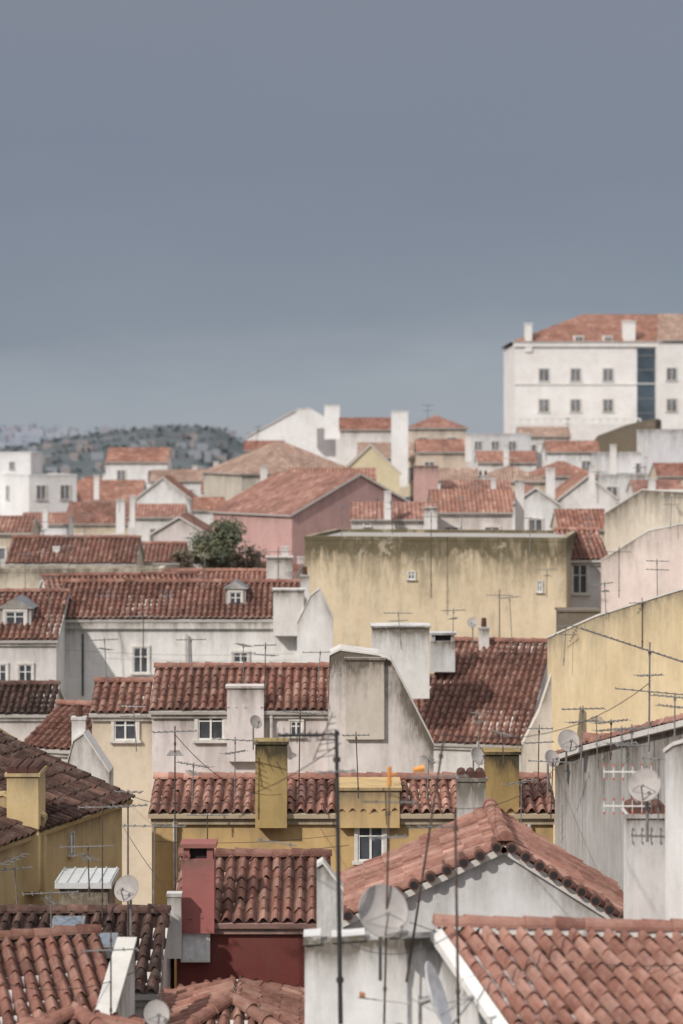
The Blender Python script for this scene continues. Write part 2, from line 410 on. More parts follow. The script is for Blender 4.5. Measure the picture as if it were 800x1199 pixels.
def yagi(b,C,az,L,n,el=.35,m=METAL,droop=0,taper=.6,vert=False,rr=.008):
    d=Vector((math.cos(az),math.sin(az),droop)).normalized(); s=Vector((0,0,1)) if vert else Vector((-d.y,d.x,0)).normalized()
    a=C-d*L/2; q=C+d*L/2; tube(b,a,q,rr*1.5,m,5)
    for i in range(n):
        t=i/(n-1); p=a.lerp(q,t); w=el*(1-(1-taper)*t)/2
        tube(b,p-s*w,p+s*w,rr,m,4)
        tube(b,p-Vector((0,0,.014)),p+Vector((0,0,.026)),rr*2,m,4)
def antenna(u,v0,v1,D,lean=0,r=.016,m=RUST,ys=()):
    a=pt(u,v0,D); q=pt(u+lean,v1,D); b=MB(); tube(b,a,q,r,m,8,r*.8)
    for (t,az,L,n,*k) in ys:
        kw=dict(k[0]) if k else {}
        kw.setdefault('rr',.006+D*.00005)
        yagi(b,a.lerp(q,t)+Vector((0,-.04,0)),math.radians(az),L,n,**kw)
    for t in (.15,.9):
        p=a.lerp(q,t); tube(b,p-Vector((0,0,.03)),p+Vector((0,0,.03)),r*1.6,m,6)
    b.make('tv_antenna',None,tuple(a)); return a,q
def dish(u,v,D,R,az=-100,el=28,m=DISHM):
    C=pt(u,v,D); a=math.radians(az);e=math.radians(el)
    f=Vector((math.cos(a)*math.cos(e),math.sin(a)*math.cos(e),math.sin(e))); s=Vector((-math.sin(a),math.cos(a),0)); up=f.cross(s)*-1
    if up.z<0: up=-up
    b=MB(); nr,na=6,28; dp=R*.22
    def P(i,j,o=0):
        r=R*i/nr; t=2*math.pi*j/na; return C+s*math.cos(t)*r*.94+up*math.sin(t)*r+f*(dp*((i/nr)**2-1)+o)
    for i in range(nr):
        for j in range(na):
            b.poly([P(i,j),P(i+1,j),P(i+1,j+1),P(i,j+1)],[(0,0)]*4,m)
            b.poly([P(i,j+1,-.012),P(i+1,j+1,-.012),P(i+1,j,-.012),P(i,j,-.012)],[(0,0)]*4,m)
    for j in range(na): tube(b,P(nr,j,-.006),P(nr,j+1,-.006),.010,m,5)
    L=C+f*R*.95-up*R*.35
    tube(b,C-up*R*.98-f*.02,L,.012,METAL,6); tube(b,C+s*R*.7-up*.4*R,L,.006,METAL,5);tube(b,C-s*R*.7-up*.4*R,L,.006,METAL,5)
    tube(b,L,L-f*.09+up*.02,.028,METAL,10)
    bk=C-f*(dp+.02); tube(b,bk,bk-f*.14,.05,METAL,8); h=bk-f*.14; tube(b,h+Vector((0,0,.08)),h-Vector((0,0,R+.55)),.024,METAL,8)
    b.make('satellite_dish',None,tuple(C))
def skylight(u,v,D,w,h,k=.42):
    c=pt(u,v,D); n=Vector((0,-k,1)).normalized(); V=Vector((0,1,k)).normalized()
    fr=lambda s,d,z:c+Vector((1,0,0))*s+V*d+n*z
    b=MB(); box(b,fr,-w/2,w/2,-h/2,h/2,-.1,.14,simple('skylight_frame',(.22,.22,.23),.5,.3))
    g=[fr(-w/2+.07,-h/2+.07,.144),fr(w/2-.07,-h/2+.07,.144),fr(w/2-.07,h/2-.07,.144),fr(-w/2+.07,h/2-.07,.144)]
    b.poly(g,[(0,0)]*4,simple('skylight_glass',(.16,.19,.23),.1)); b.make('skylight',None,tuple(c))
# =============================================== FOREGROUND
P0=pt(357,1104,31.4);P1=pt(515,1092,31.0);Pb=pt(612,1232,28.2);R1=pt(900,1100,31.6)
V=(P1-Pb); V2=V.normalized(); Lr=6.0; O=P1-V2*Lr
U=(R1-P1).normalized()
e=empty('white_house',(P1.x+2,29,-21)); org=Vector(e.location)
r=MB(); slope(r,O+Vector((0,0,.08)),U,V,7.2,Lr,tile='pink',seg=10,amp=.07,deck=plaster((.62,.60,.57),.4))
slope(r,P1+U*7.2+Vector((U.y*4.4,4.4,-2.2+.1)),-U,Vector((0,-4.4,2.2)),7.2,4.92,tile='red',geo=False,deck=plaster((.62,.60,.57),.4))
caps(r,P1+Vector((-.05,0,.13)),P1+U*7.2+Vector((0,0,.13)),r=.12,tile='pink',step=.42)
r.make('roof',e,org)
b=MB(); wm=plaster((.76,.755,.745),.95,reach=.5)
zb=-23
strips(b,[P0,P1-Vector((0,0,.06)),O-Vector((0,0,.1)),O+U*7.2-Vector((0,0,.1)),P1+U*7.2-Vector((0,0,.1)),P1+U*7.2+Vector((0,4.4,-2.3)),P1+Vector((0,4.4,-2.3)),P1+Vector((0,.36,-.1)),P0+Vector((0,.36,0)),P0],zb,wm)
b.poly([P0,P1-Vector((0,0,.06)),P1+Vector((0,.36,-.06)),P0+Vector((0,.36,0))],[(0,.2)]*4,wm)
fr0=lambda s,d,z:P0.lerp(P1,s)+Vector((0,d,z))
box(b,fr0,-.01,.12,-.05,.42,-.02,.10,wm);box(b,fr0,.2,.45,-.04,.4,-.02,.06,wm);box(b,fr0,.62,.70,-.03,.4,-.02,.12,wm)
b.make('walls',e,org)
g=MB(); fl=plaster((.78,.77,.75),.3)
a=[P1+Vector((-.13,-.02,.02)),P1+Vector((.0,-.02,.10)),O+Vector((.0,0,.10)),O+Vector((-.13,0,.02))]
g.poly(a,[(0,2)]*4,fl); g.poly([p-Vector((0,0,.12)) for p in a][::-1],[(0,2)]*4,fl)
g.poly([a[0],a[3],a[3]-Vector((0,0,.12)),a[0]-Vector((0,0,.12))],[(0,2)]*4,fl)
g.make('verge_flashing',e,org)
profile('gabled_house',398,38.5,735,38.5,[(398,1084),(590,996),(736,1088)],3.5,tiles=(0,1),wall=(.74,.74,.745),tile='pink',dirt=.3,rake=True,seg=8)
profile('party_wall',370,36.6,402,36.6,[(371,1016),(378,1012),(402,1044)],.5,wall=(.74,.73,.72),dirt=.5)
chimney(735,781,942,1083,36,col=(.76,.75,.74),cap='tile',tile='pink',dirt=.5)
chimney(536,569,902,968,44,col=(.66,.63,.60),cap='tile',dirt=.9)
profile('grey_house',650,52,815,39,[(650,892),(692,878),(815,848)],2.5,tiles=(0,1),wall=(.52,.51,.50),tile='pink',dirt=.6,reach=2.2)
profile('white_house',779,34.5,830,33,[(779,882),(790,874),(830,862)],5,wall=(.76,.75,.74),dirt=.5)
# ochre house
house('ochre_house',178,53,648,53,944,910,pitch=.25,wall=OCHRE,tile='pink',dirt=.4,wins=((434,985,30,46),),trimcol=(.60,.50,.36))
chimney(299,336,868,930,52.6,col=(.44,.32,.14),cap='band',dirt=1.1,dc=(.06,.05,.03))
chimney(569,608,880,925,52.8,col=(.40,.28,.12),cap='band',dirt=1.1,dc=(.06,.05,.03))
chimney(396,468,922,930,52.75,col=(.62,.44,.22),cap='band',dirt=.5,dep=1.6)
# crimson house
house('crimson_house',207,44.5,382,44.5,1068,1000,pitch=.40,wall=CRIM,tile='old',dirt=.2,seg=8,trimcol=(.40,.25,.22))
wb=MB(); c=pt(229,1104,44.36); frw=lambda s,d,z:Vector((c.x+s,c.y+d,c.z+z))
box(wb,frw,-.29,.29,-.03,.1,-.38,.38,FRAME)
for sx in (-.255,.02): box(wb,frw,sx,sx+.235,-.045,-.031,-.34,.34,simple('shutter_white',(.72,.72,.72),.6))
wb.make('window_shutters',None,(c.x,c.y,c.z))
chimney(213,251,988,1046,44.2,col=(.36,.13,.12),cap='slab',dirt=.4)
chimney(196,212,1046,1075,43.8,col=(.74,.72,.70),cap='band')
# lower left roofs
house('terracotta_house',185,37,352,37,1226,1134,roof='hip',pitch=.42,wall=OFF,tile='old',seg=8)
house('tiled_house',-60,35.2,148,36,1226,1100,pitch=.36,wall=WHITE,tile='dull',seg=8,dirt=.3)
profile('white_parapet_wall',132,35.2,160,38.0,[(130,1199),(158,1102)],.25,wall=(.74,.73,.71),dirt=.6)
house('tiled_house',-80,41,182,41,1150,1066,pitch=.36,wall=OFF,tile='brown',seg=6)
house('small_house',30,32.5,135,32.5,1218,1184,roof='hip',pitch=.4,wall=OFF,tile='old',seg=8)
skylight(80,1088,42.3,.62,.5,.36); skylight(122,1108,41.8,.5,.5,.36)
b=MB(); c=pt(98,1036,45.5); frc=lambda s,d,z:Vector((c.x+s,c.y+d,c.z+z)); zm=simple('painted_sheet_metal',(.60,.61,.60),.5,.1,.12)
box(b,frc,-.58,.58,-.1,1.5,-.06,.06,zm); box(b,frc,-.5,.5,0,1.4,-1.6,-.061,plaster((.5,.42,.3),.7))
for i in range(6): box(b,frc,-.58+i*.22,-.55+i*.22,-.1,1.5,.061,.085,zm)
b.make('shed_with_metal_roof',None,tuple(c))
def yellow_left():
    A=pt(55,968,47.5);B=pt(143,942,51); 
    A2=Vector((A.x,A.y,0)); S=Vector((B.x-A.x,B.y-A.y,0)); W=S.length; S.normalize(); Dd=Vector((-S.y,S.x,0)); fr=lambda s,d,z:A2+S*s+Dd*d+Vector((0,0,z))
    ze=A.z-.05
    zb=-22; org=fr(0,2,-20.5); e=empty('yellow_house',org); b=MB(); r=MB(); m=plaster(YEL,.45)
    hd=3.7; x0=-3.2; rise=1.85
    strips(b,[fr(x0,0,ze),fr(W,0,ze),fr(W,hd,ze+rise),fr(W,2*hd,ze),fr(x0,2*hd,ze),fr(x0,0,ze)],zb,m)
    k=rise/hd; sk=-.30
    slope(r,fr(x0-.1,-.25,ze-.1+.2),S,Dd+S*sk+Vector((0,0,k)),W-x0+.25,(hd+.25)*math.sqrt(1+k*k+sk*sk),tile='brown',seg=8,deck=plaster((.5,.38,.2),.5))
    slope(r,fr(W+.15,2*hd+.25,ze-.1+.2),-S,-Dd-S*.3+Vector((0,0,k)),W-x0+.25,(hd+.25)*math.sqrt(1+k*k+.09),tile='brown',geo=False)
    caps(r,fr(x0-1,hd,ze+rise+.22),fr(W-1.0,hd,ze+rise+.22),tile='brown')
    b.make('walls',e,org); r.make('roof',e,org)
    wb=MB(); t,z,y=px_on(A,S,82,988); window(wb,fr,t,z,.14,.5,bars=False); wb.make('windows',e,org)
yellow_left()
chimney(8,45,897,1000,46.5,col=YEL,cap='tile',dep=1.1,dirt=.35)
profile('yellow_wall',-40,46.9,52,46.9,[(-40,938),(4,932),(52,958)],.5,wall=YEL,dirt=.35,copcol=(.6,.46,.26))
# =============================================== MIDDLE
house('small_cream_house',108,69,182,69,828,797,wall=(.68,.59,.46),tile='old',wins=((147,853,26,27),))
house('tiled_house',28,72,112,71,868,822,wall=WHITE,tile='dull')
house('tiled_house',-30,80,60,80,830,800,wall=OFF,tile='brown')
profile('white_gabled_wall',76,64,128,64,[(76,905),(86,868),(98,860),(128,905)],1.2,wall=(.74,.72,.70),dirt=.5)
chimney(84,100,838,880,64.5,col=WHITE,cap='pots')
house('white_house',178,66,388,66,824,780,wall=(.76,.69,.67),tile='old',wins=((247,849,30,34),(347,853,14,18)),pitch=.45,dirt=.5)
profile('weathered_house',384,65.5,510,65.5,[(384,822),(386,768),(398,762),(444,768),(458,774),(508,872)],2.2,wall=(.76,.71,.68),dirt=1.0,reach=1.5,coping=True)
chimney(405,450,770,834,65.36,col=(.62,.56,.49),cap='band',dirt=1.1,dep=.5)
chimney(266,309,803,860,65.7,col=(.74,.68,.66),cap='band',dep=.5,dirt=.5)
house('tiled_house',485,81,614,80,862,748,wall=(.74,.72,.70),tile='old',pitch=.5)
house('tiled_house',456,84,560,84,835,792,wall=WHITE,tile='old',pitch=.45)
chimney(436,503,733,792,80,col=(.74,.735,.72),cap='band',dep=1.4,dirt=.8)
chimney(505,533,741,762,84,col=(.6,.6,.6),cap='slab')
chimney(561,573,733,760,86,col=WHITE,cap='pots')
profile('yellow_house',641,76,840,66,[(641,748),(700,722),(790,694),(840,680)],7,wall=(.74,.60,.385),dirt=.4,copcol=(.74,.71,.66))
profile('cream_annex',612,72,646,72,[(612,872),(632,832),(646,790)],.6,wall=(.72,.66,.58),dirt=.6,coping=False)
house('long_white_house',66,93,352,93,720,681,wall=(.79,.775,.75),tile='old',wins=((165,773,17,30),(282,770,17,12)),dirt=.6,pitch=.42,reach=.9)
profile('white_gable',348,92.2,390,92.2,[(348,730),(364,698),(374,690),(390,724)],1.6,wall=(.80,.79,.77),dirt=.3)
chimney(320,356,690,722,92.3,col=(.74,.71,.68),cap='band',dep=1); chimney(312,342,652,690,97,col=(.70,.67,.64),cap='band',dep=1)
chimney(352,362,672,700,95,col=WHITE,cap='pots')
def parapet(u0,u1,vt,vb,D):
    a=pt(u0,vb,D);c=pt(u1,vt,D); b=MB(); box(b,ident,a.x,c.x,D-.15,D-.004,a.z,c.z,plaster((.70,.67,.62),1.1,(.11,.10,.075),.5)); b.make('cornice_parapet',None,(a.x,D,a.z))
parapet(66,345,722,736,93)
house('tiled_house',-40,90,66,90,744,692,wall=(.74,.72,.70),tile='old',wins=((30,790,16,24),(0,790,16,24)))
house('tiled_house',60,101,240,103,700,674,wall=WHITE,tile='old',seg=4)
house('tiled_house',190,108,320,108,690,668,wall=OFF,tile='pink',seg=4)
def dormer(u,v,D,w,h):
    c=pt(u,v,D); fr=lambda s,d,z:Vector((c.x+s,c.y+d,c.z+z)); b=MB(); m=plaster((.55,.54,.52),.4)
    box(b,fr,-w/2,w/2,0,1.8,-h/2-.4,h/2,m); t=simple('zinc_roof',(.20,.21,.23),.5,.3)
    A=[fr(-w/2-.1,-.1,h/2),fr(w/2+.1,-.1,h/2),fr(0,-.1,h/2+w*.35)]; B=[p+Vector((0,2,0)) for p in A]
    b.poly(A,[(0,0)]*3,m); b.poly([A[0],A[2],B[2],B[0]],[(0,0)]*4,t); b.poly([A[1],B[1],B[2],A[2]],[(0,0)]*4,t)
    window(b,fr,0,-.02,w*.6,h*.75); b.make('dormer_window',None,tuple(c))
dormer(276,702,94.0,.85,.9); dormer(18,724,91,1.3,.8); skylight(197,699,95,.5,.8); skylight(125,699,95,.5,.6)
house('mossy_yellow_house',357,106,663,104,626,roof='flat',dep=9,wall=MOSSY,dirt=1.7,reach=1.15,dc=(.12,.10,.06),wins=((482,674,8,9),(632,687,6,13)))
house('white_house',662,108,712,108,652,620,roof='x',wall=(.76,.75,.74),tile='pink',wins=((679,678,17,34),),seg=4,dep=9)
profile('pink_house',704,104,860,98,[(704,657),(760,622),(860,602)],8,wall=(.74,.63,.58),dirt=.4)
chimney(655,702,714,752,77.6,col=(.20,.17,.14),cap='band',dirt=.8)
house('tiled_house',8,116,158,116,656,629,wall=CREAM,tile='old',seg=4)
house('cream_house',-30,113,190,113,664,roof='flat',wall=(.72,.64,.52),dep=2.4,dirt=.5)
house('tiled_house',160,122,215,122,655,636,wall=WHITE,tile='pink',seg=4,autowin=True)
house('tiled_house',-40,130,36,130,622,604,wall=CREAM,tile='old',autowin=True,geo=False)
# =============================================== HILLSIDE
def hh(name,*a,**k):
    k.setdefault('geo',False); return house(name,*a,**k)
hh('pink_house',342,136,497,142,601,554,roof='y',wall=PINK,tile='pink',dep=9,dirt=.3)
chimney(485,513,545,600,150,col=(.56,.36,.33),cap='band')
hh('orange_house',338,150,440,150,572,548,wall=(.52,.24,.16),tile='orange',autowin=True)
hh('beige_house',283,175,420,178,553,509,roof='hip',wall=(.54,.50,.43),tile='tan',wins=((307,573,10,18),(330,573,10,18),(352,573,10,18),(375,573,10,18)),pitch=.5)
W2=(.80,.80,.80)
profile('white_house',290,228,405,228,[(290,512),(345,482),(362,478),(405,502)],10,tiles=(0,),wall=W2,tile='grey',dirt=.1,geo=False)
chimney(380,398,474,505,225,col=W2,cap='band',dirt=.1); chimney(349,362,478,492,225,col=W2,cap='band',dirt=.1)
hh('brick_house',286,215,332,215,526,516,wall=(.45,.2,.15),tile='red')
hh('tiled_house',398,222,462,222,502,489,wall=WHITE,tile='red',autowin=True)
hh('yellow_house',400,188,468,188,552,520,roof='y',wall=(.70,.61,.42),tile='tan',dirt=.1)
hh('tiled_house',420,205,500,205,535,518,wall=CREAM,tile='tan',autowin=True)
chimney(459,478,481,560,200,col=W2,cap='band',dirt=.1,dep=3)
hh('cream_house',478,212,546,212,500,486,roof='hip',wall=(.66,.58,.50),tile='pink',autowin=True)
hh('cream_house',488,198,548,198,528,514,wall=(.66,.55,.46),tile='orange',autowin=True)
hh('grey_house',545,225,622,225,508,roof='flat',wall=(.64,.64,.65),dirt=.2,wins=((560,522,8,10),(580,522,8,10),(600,522,8,10)))
hh('white_house',560,190,628,190,540,528,wall=WHITE,tile='orange',autowin=True)
hh('white_house',608,235,668,235,510,500,wall=WHITE,tile='tan',autowin=True)
hh('white_house',640,215,702,215,528,516,wall=W2,tile='orange',autowin=True)
hh('tiled_house',562,168,640,168,562,538,wall=CREAM,tile='tan',autowin=True,roof='hip')
hh('tiled_house',625,172,700,172,556,532,wall=OFF,tile='orange',autowin=True,roof='hip')
hh('tiled_house',655,158,722,158,582,556,wall=WHITE,tile='orange',roof='y',autowin=True)
hh('white_house',700,180,800,180,556,roof='flat',wall=(.76,.76,.77),autowin=True)
hh('white_house',742,168,800,168,575,562,wall=WHITE,tile='pink',autowin=True)
hh('tiled_house',770,172,850,172,556,542,wall=CREAM,tile='red',autowin=True)
hh('white_house',760,195,850,195,503,roof='flat',wall=(.66,.66,.68),autowin=True)
hh('white_house',705,200,765,200,530,roof='flat',wall=(.74,.74,.76),autowin=True)
profile('ruined_wall',686,225,768,222,[(686,528),(700,510),(735,497),(765,490),(768,492)],2,wall=(.17,.14,.10),dirt=.8,coping=False)
hh('tiled_house',505,132,600,132,598,573,wall=OFF,tile='orange',autowin=True)
hh('white_house',412,128,512,128,606,588,wall=WHITE,tile='pink',wins=((430,612,7,9),(470,612,7,9)))
chimney(497,512,594,618,127,col=WHITE,cap='band')
hh('white_house',598,140,656,140,590,570,wall=W2,tile='pink',autowin=True,roof='y')
chimney(604,614,562,612,135,col=WHITE,cap='band'); chimney(560,572,556,580,160,col=WHITE,cap='pots')
hh('tiled_house',655,130,712,130,618,596,wall=CREAM,tile='red',autowin=True)
profile('beige_house',708,126,860,120,[(708,602),(752,574),(860,580)],8,wall=(.66,.59,.49),dirt=.6)
hh('tiled_house',520,150,600,150,582,562,wall=(.7,.6,.55),tile='pink',autowin=True)
hh('white_house',500,175,560,175,560,548,wall=W2,tile='tan',autowin=True)
# left hillside
hh('white_house',-40,205,36,205,530,roof='flat',wall=W2,dirt=.1,wins=((14,545,5,8),(26,560,5,8)))
hh('white_house',34,198,90,200,556,roof='flat',wall=W2,dirt=.1,autowin=True)
hh('tiled_house',86,210,164,210,586,562,wall=WHITE,tile='orange',autowin=True)
hh('white_house',124,235,196,235,540,524,wall=W2,tile='orange',autowin=True)
hh('white_house',160,200,222,200,582,558,roof='y',wall=W2,tile='red',autowin=True)
hh('white_house',205,235,280,235,565,549,wall=WHITE,tile='pink',autowin=True)
hh('white_house',176,222,236,222,562,550,wall=W2,tile='tan',autowin=True)
hh('white_house',236,205,292,205,574,562,wall=W2,tile='pink',autowin=True)
hh('dark_roof_house',76,180,150,180,612,588,wall=CREAM,tile='dull',autowin=True)
hh('tiled_house',150,165,215,165,604,590,wall=WHITE,tile='pink',autowin=True)
hh('white_house',180,150,240,150,622,604,roof='y',wall=OFF,tile='old',autowin=True)
hh('white_house',225,178,286,178,596,582,wall=W2,tile='orange',autowin=True)
hh('grey_house',282,150,340,150,612,592,wall=(.6,.6,.58),tile='tan',autowin=True)
hh('white_house',25,165,80,165,612,600,wall=W2,tile='pink',autowin=True)
for (u0,u1,vt,vb,D) in ((136,146,585,612,160),(152,158,580,605,160),(196,203,570,590,180),(330,338,640,680,118),(62,70,640,665,117),(250,256,540,560,220),(640,650,548,570,150),(760,768,560,580,150),(215,222,628,650,125),(110,116,556,575,205),(225,231,545,560,225),(305,313,545,565,172),(545,552,508,530,195),(590,596,520,540,185),(690,697,545,565,155),(715,722,520,545,180),(450,458,575,592,127),(575,581,560,575,145),(265,271,556,572,200),(50,56,592,606,163)):
    chimney(u0,u1,vt,vb,D,col=WHITE,cap='band',dirt=.3)
def palace():
    D=262; A=pt(603,402,D);B=pt(900,402,D); A_,B_,S,Dd,W,fr=frame_of((A.x,A.y),(B.x,B.y)); ze=A.z; zb=-6; dep=18
    org=fr(W/2,dep/2,0); e=empty('white_palace',org); b=MB(); r=MB(); m=plaster((.78,.76,.74),.08); tr=plaster((.80,.79,.77),.06)
    strips(b,[fr(0,0,ze),fr(W,0,ze),fr(W,dep,ze),fr(0,dep,ze),fr(0,0,ze)],zb,m); b.make('walls',e,org)
    k=.40; o=.4; h=dep/2+o; z0=ze+.2; L=h*math.sqrt(1+k*k)
    Z=Vector((0,0,1)); WW=W+2*o
    slope(r,fr(-o,-o,z0),S,Dd+Z*k,WW,L,ul=h,ur=WW-h,tile='orange',geo=False,deck=tr)
    slope(r,fr(W+o,dep+o,z0),-S,-Dd+Z*k,WW,L,ul=h,ur=WW-h,tile='orange',geo=False)
    slope(r,fr(W+o,-o,z0),Dd,-S+Z*k,dep+2*o,L,ul=h,ur=h,tile='orange',geo=False); slope(r,fr(-o,dep+o,z0),-Dd,S+Z*k,dep+2*o,L,ul=h,ur=h,tile='orange',geo=False)
    box(r,fr,-.2,W+.2,-.25,-.01,ze-.4,ze+.05,tr); box(r,fr,-.1,W+.1,-.12,-.01,ze-4.9,ze-4.7,tr)
    r.make('roof',e,org)
    w2=MB(); t0=px_on(A_,S,768,400)[0]
    box(w2,fr,t0,W+1,-2.4,-.02,zb,ze-.02,m)
    slope(w2,fr(t0-.3,-2.8,ze+.25),S,Dd+Z*.52,W-t0,7.5,ul=1.2,tile='tan',geo=False,deck=tr)
    w2.make('wing',e,org)
    wb=MB()
    for v in (439,475):
        for u in (637,674,712):
            t,z,y=px_on(A_,S,u,v); window(wb,fr,t,z,1.1,1.4,bars=False)
    frp=lambda s,d,z:fr(s,d-2.4,z)
    for v in (439,475):
        t,z,y=px_on(A_,S,783,v); window(wb,frp,t,z,1.1,1.4,bars=False)
    t0=px_on(A_,S,746,400)[0];t1=px_on(A_,S,767,400)[0]
    box(wb,fr,t0,t1,-.08,.02,zb,ze-.6,simple('stair_glazing',(.06,.08,.10),.15,0,.4,.4))
    for k in range(6): box(wb,fr,t0,t1,-.14,-.081,ze-1.5-k*1.7,ze-1.4-k*1.7,simple('glazing_bars',(.18,.19,.2),.5))
    wb.make('windows',e,org)
    dm=MB()
    for u in (678,712,783):
        t,z,y=px_on(A_,S,u,399); f=lambda s,d,z_:fr(t+s,d-.1,z+z_)
        box(dm,f,-.6,.6,0,3,-.3,.6,tr); window(dm,f,0,.15,.8,.6,bars=False)
    for (u,v0,v1,w) in ((619,380,412,.8),(737,377,406,1.4)):
        t,z,y=px_on(A_,S,u,v0); z2=(H-v1)/F*y; box(dm,fr,t-w/2,t+w/2,-.2,1.2,z2,z,tr); box(dm,fr,t-w/2-.08,t+w/2+.08,-.28,1.28,z,z+.15,tr)
    dm.make('dormers_and_chimneys',e,org)
    tb=MB(); t0=px_on(A_,S,596,490)[0];t1=px_on(A_,S,742,490)[0]
    box(tb,fr,t0,t1,-6,-2.9,zb-3,(H-497)/F*256,m)
    n=16
    for i in range(n+1):
        s=t0+(t1-t0)*i/n; box(tb,fr,s-.1,s+.1,-6,-5.8,(H-497)/F*256,(H-491)/F*256,tr)
    box(tb,fr,t0,t1,-6.05,-5.75,(H-491)/F*256,(H-489.5)/F*256,tr)
    tb.make('terrace',e,org)
palace()
# =============================================== filler town
WALLS=[WHITE,W2,W2,OFF,CREAM,(.76,.75,.72),(.68,.62,.52),(.66,.50,.47),(.70,.62,.46)]
TL=['red','orange','pink','tan','old','pink','orange','dull']
TD=[20,60,90,125,160,200,240,285,330]; TZ=[-13,-12,-9.5,-6.2,-5.6,-4.8,-3.8,-2.6,-5]
def filler(x,y,small=False):
    for fx,fy,fr_ in FOOT:
        if (fx-x)**2+(fy-y)**2<(fr_+(2.6 if small else 4.2))**2: return
    w=random.uniform(4,7) if small else random.uniform(6.5,10); d=random.uniform(4,6) if small else random.uniform(6,9); yaw=random.choice([0,.15,-.2,.5,-.4,1.2,.05])+random.uniform(-.1,.1)
    zr=float(np.interp(y,TD,TZ))+random.uniform(-1.5,.6)
    if y>150: zr+=max(-2.0,min(2.5,x*.05))
    zr=max(zr,ground_z(x,y)+4)
    A=(x-math.cos(yaw)*w/2,y-math.sin(yaw)*w/2);B=(x+math.cos(yaw)*w/2,y+math.sin(yaw)*w/2)
    rf=random.choice(['x','x','y','hip','flat'])
    house_w('town_house',A,B,zr-(d if rf!='y' else w)*.22 if rf!='flat' else zr-1.0,zr,d,roof=rf,wall=random.choice(WALLS),tile=random.choice(TL),geo=False,autowin=True,dirt=.3)
    if small and random.random()<.6:
        u=x/y*F+400; v=H-(zr+.5)/y*F; chimney(u-4,u+4,v,v+20,y,col=random.choice(WALLS[:4]),cap='band',dirt=.3)
y=126
while y<310:
    half=y*.155+12
    x=-half+random.uniform(0,5)
    while x<half:
        filler(x+random.uniform(-1.5,1.5),y+random.uniform(-2,2),True); x+=7
    y+=7.5
for y in range(36,125,12):
    for sgn in (-1,1):
        for k in (0,1):
            x=sgn*(y*.155+8+k*11)
            filler(x,y)
# =============================================== ground, hills
b=MB(); xs=np.concatenate([np.linspace(-6000,-300,14),np.linspace(-250,250,60),np.linspace(300,6000,14)]); ys=np.concatenate([np.linspace(-80,600,90),np.linspace(650,9000,20)])
XX,YY=np.meshgrid(xs,ys); ZZ=np.array([[ground_z(a,c) for a in xs] for c in ys])
R,C=XX.shape; idx=np.arange(R*C).reshape(R,C); Q=np.stack([idx[:-1,:-1],idx[:-1,1:],idx[1:,1:],idx[1:,:-1]],-1).reshape(-1,4)
b.grid(np.stack([XX,YY,ZZ],-1).reshape(-1,3),Q,np.zeros((R*C,2)),simple('ground_earth',(.12,.11,.09),.95,0,.4,.3)); b.make('ground')
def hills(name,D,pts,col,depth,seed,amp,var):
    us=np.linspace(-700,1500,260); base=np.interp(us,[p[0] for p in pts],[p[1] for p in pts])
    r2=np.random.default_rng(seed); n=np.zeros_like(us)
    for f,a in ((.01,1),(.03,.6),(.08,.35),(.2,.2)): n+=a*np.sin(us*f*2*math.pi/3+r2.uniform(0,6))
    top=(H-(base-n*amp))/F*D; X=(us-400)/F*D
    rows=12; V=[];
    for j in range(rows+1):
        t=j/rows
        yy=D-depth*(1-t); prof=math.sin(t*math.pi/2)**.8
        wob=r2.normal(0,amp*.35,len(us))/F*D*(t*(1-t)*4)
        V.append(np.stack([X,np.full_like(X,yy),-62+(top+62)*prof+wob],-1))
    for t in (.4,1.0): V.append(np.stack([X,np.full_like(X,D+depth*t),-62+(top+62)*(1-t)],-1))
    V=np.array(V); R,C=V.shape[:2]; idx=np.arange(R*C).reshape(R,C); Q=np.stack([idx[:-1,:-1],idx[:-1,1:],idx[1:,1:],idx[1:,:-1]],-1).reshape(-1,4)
    b=MB(); b.grid(V.reshape(-1,3),Q,np.zeros((R*C,2)),simple(name+'_hazed_scrub',col,.95,0,var,.02)); b.make(name,smooth=True)  # col is scrub colour with air haze painted in
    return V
V1=hills('wooded_hill',1500,[(-700,540),(0,528),(60,520),(120,508),(165,502),(215,497),(262,502),(285,520),(330,545),(500,560),(1500,560)],(.088,.105,.112),500,3,1.2,.25)  # scrub colour tinted for haze, no air volume
V2h=hills('distant_hills',3800,[(-700,500),(-50,502),(60,503),(150,508),(260,509),(400,512),(1500,505)],(.21,.24,.29),900,5,1.2,.15)  # pale blue base colour stands in for distance haze
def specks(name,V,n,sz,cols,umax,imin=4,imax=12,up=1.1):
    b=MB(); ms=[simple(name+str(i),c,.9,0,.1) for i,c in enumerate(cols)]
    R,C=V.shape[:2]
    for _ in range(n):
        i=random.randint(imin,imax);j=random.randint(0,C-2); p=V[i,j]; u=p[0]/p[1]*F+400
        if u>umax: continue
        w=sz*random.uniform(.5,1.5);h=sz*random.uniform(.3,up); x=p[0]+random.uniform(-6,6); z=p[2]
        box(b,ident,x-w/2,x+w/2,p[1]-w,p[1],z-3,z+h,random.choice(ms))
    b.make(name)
specks('distant_city',V2h,1700,10,[(.30,.33,.37),(.34,.35,.38),(.29,.28,.31),(.25,.27,.31)],420)  # house colours greyed and blued to paint in the haze
specks('distant_hill_houses',V1,2600,5,[(.26,.275,.30),(.28,.25,.25),(.19,.20,.22),(.15,.16,.17)],400,1,8,.8)  # muted wall colours carry painted haze
b=MB(); fms=[simple('hazed_foliage_%d'%i,c,.95,0,.3,.05) for i,c in enumerate([(.07,.085,.085),(.085,.10,.095),(.06,.075,.078)])]  # leaf greens with the hill's haze tint mixed in
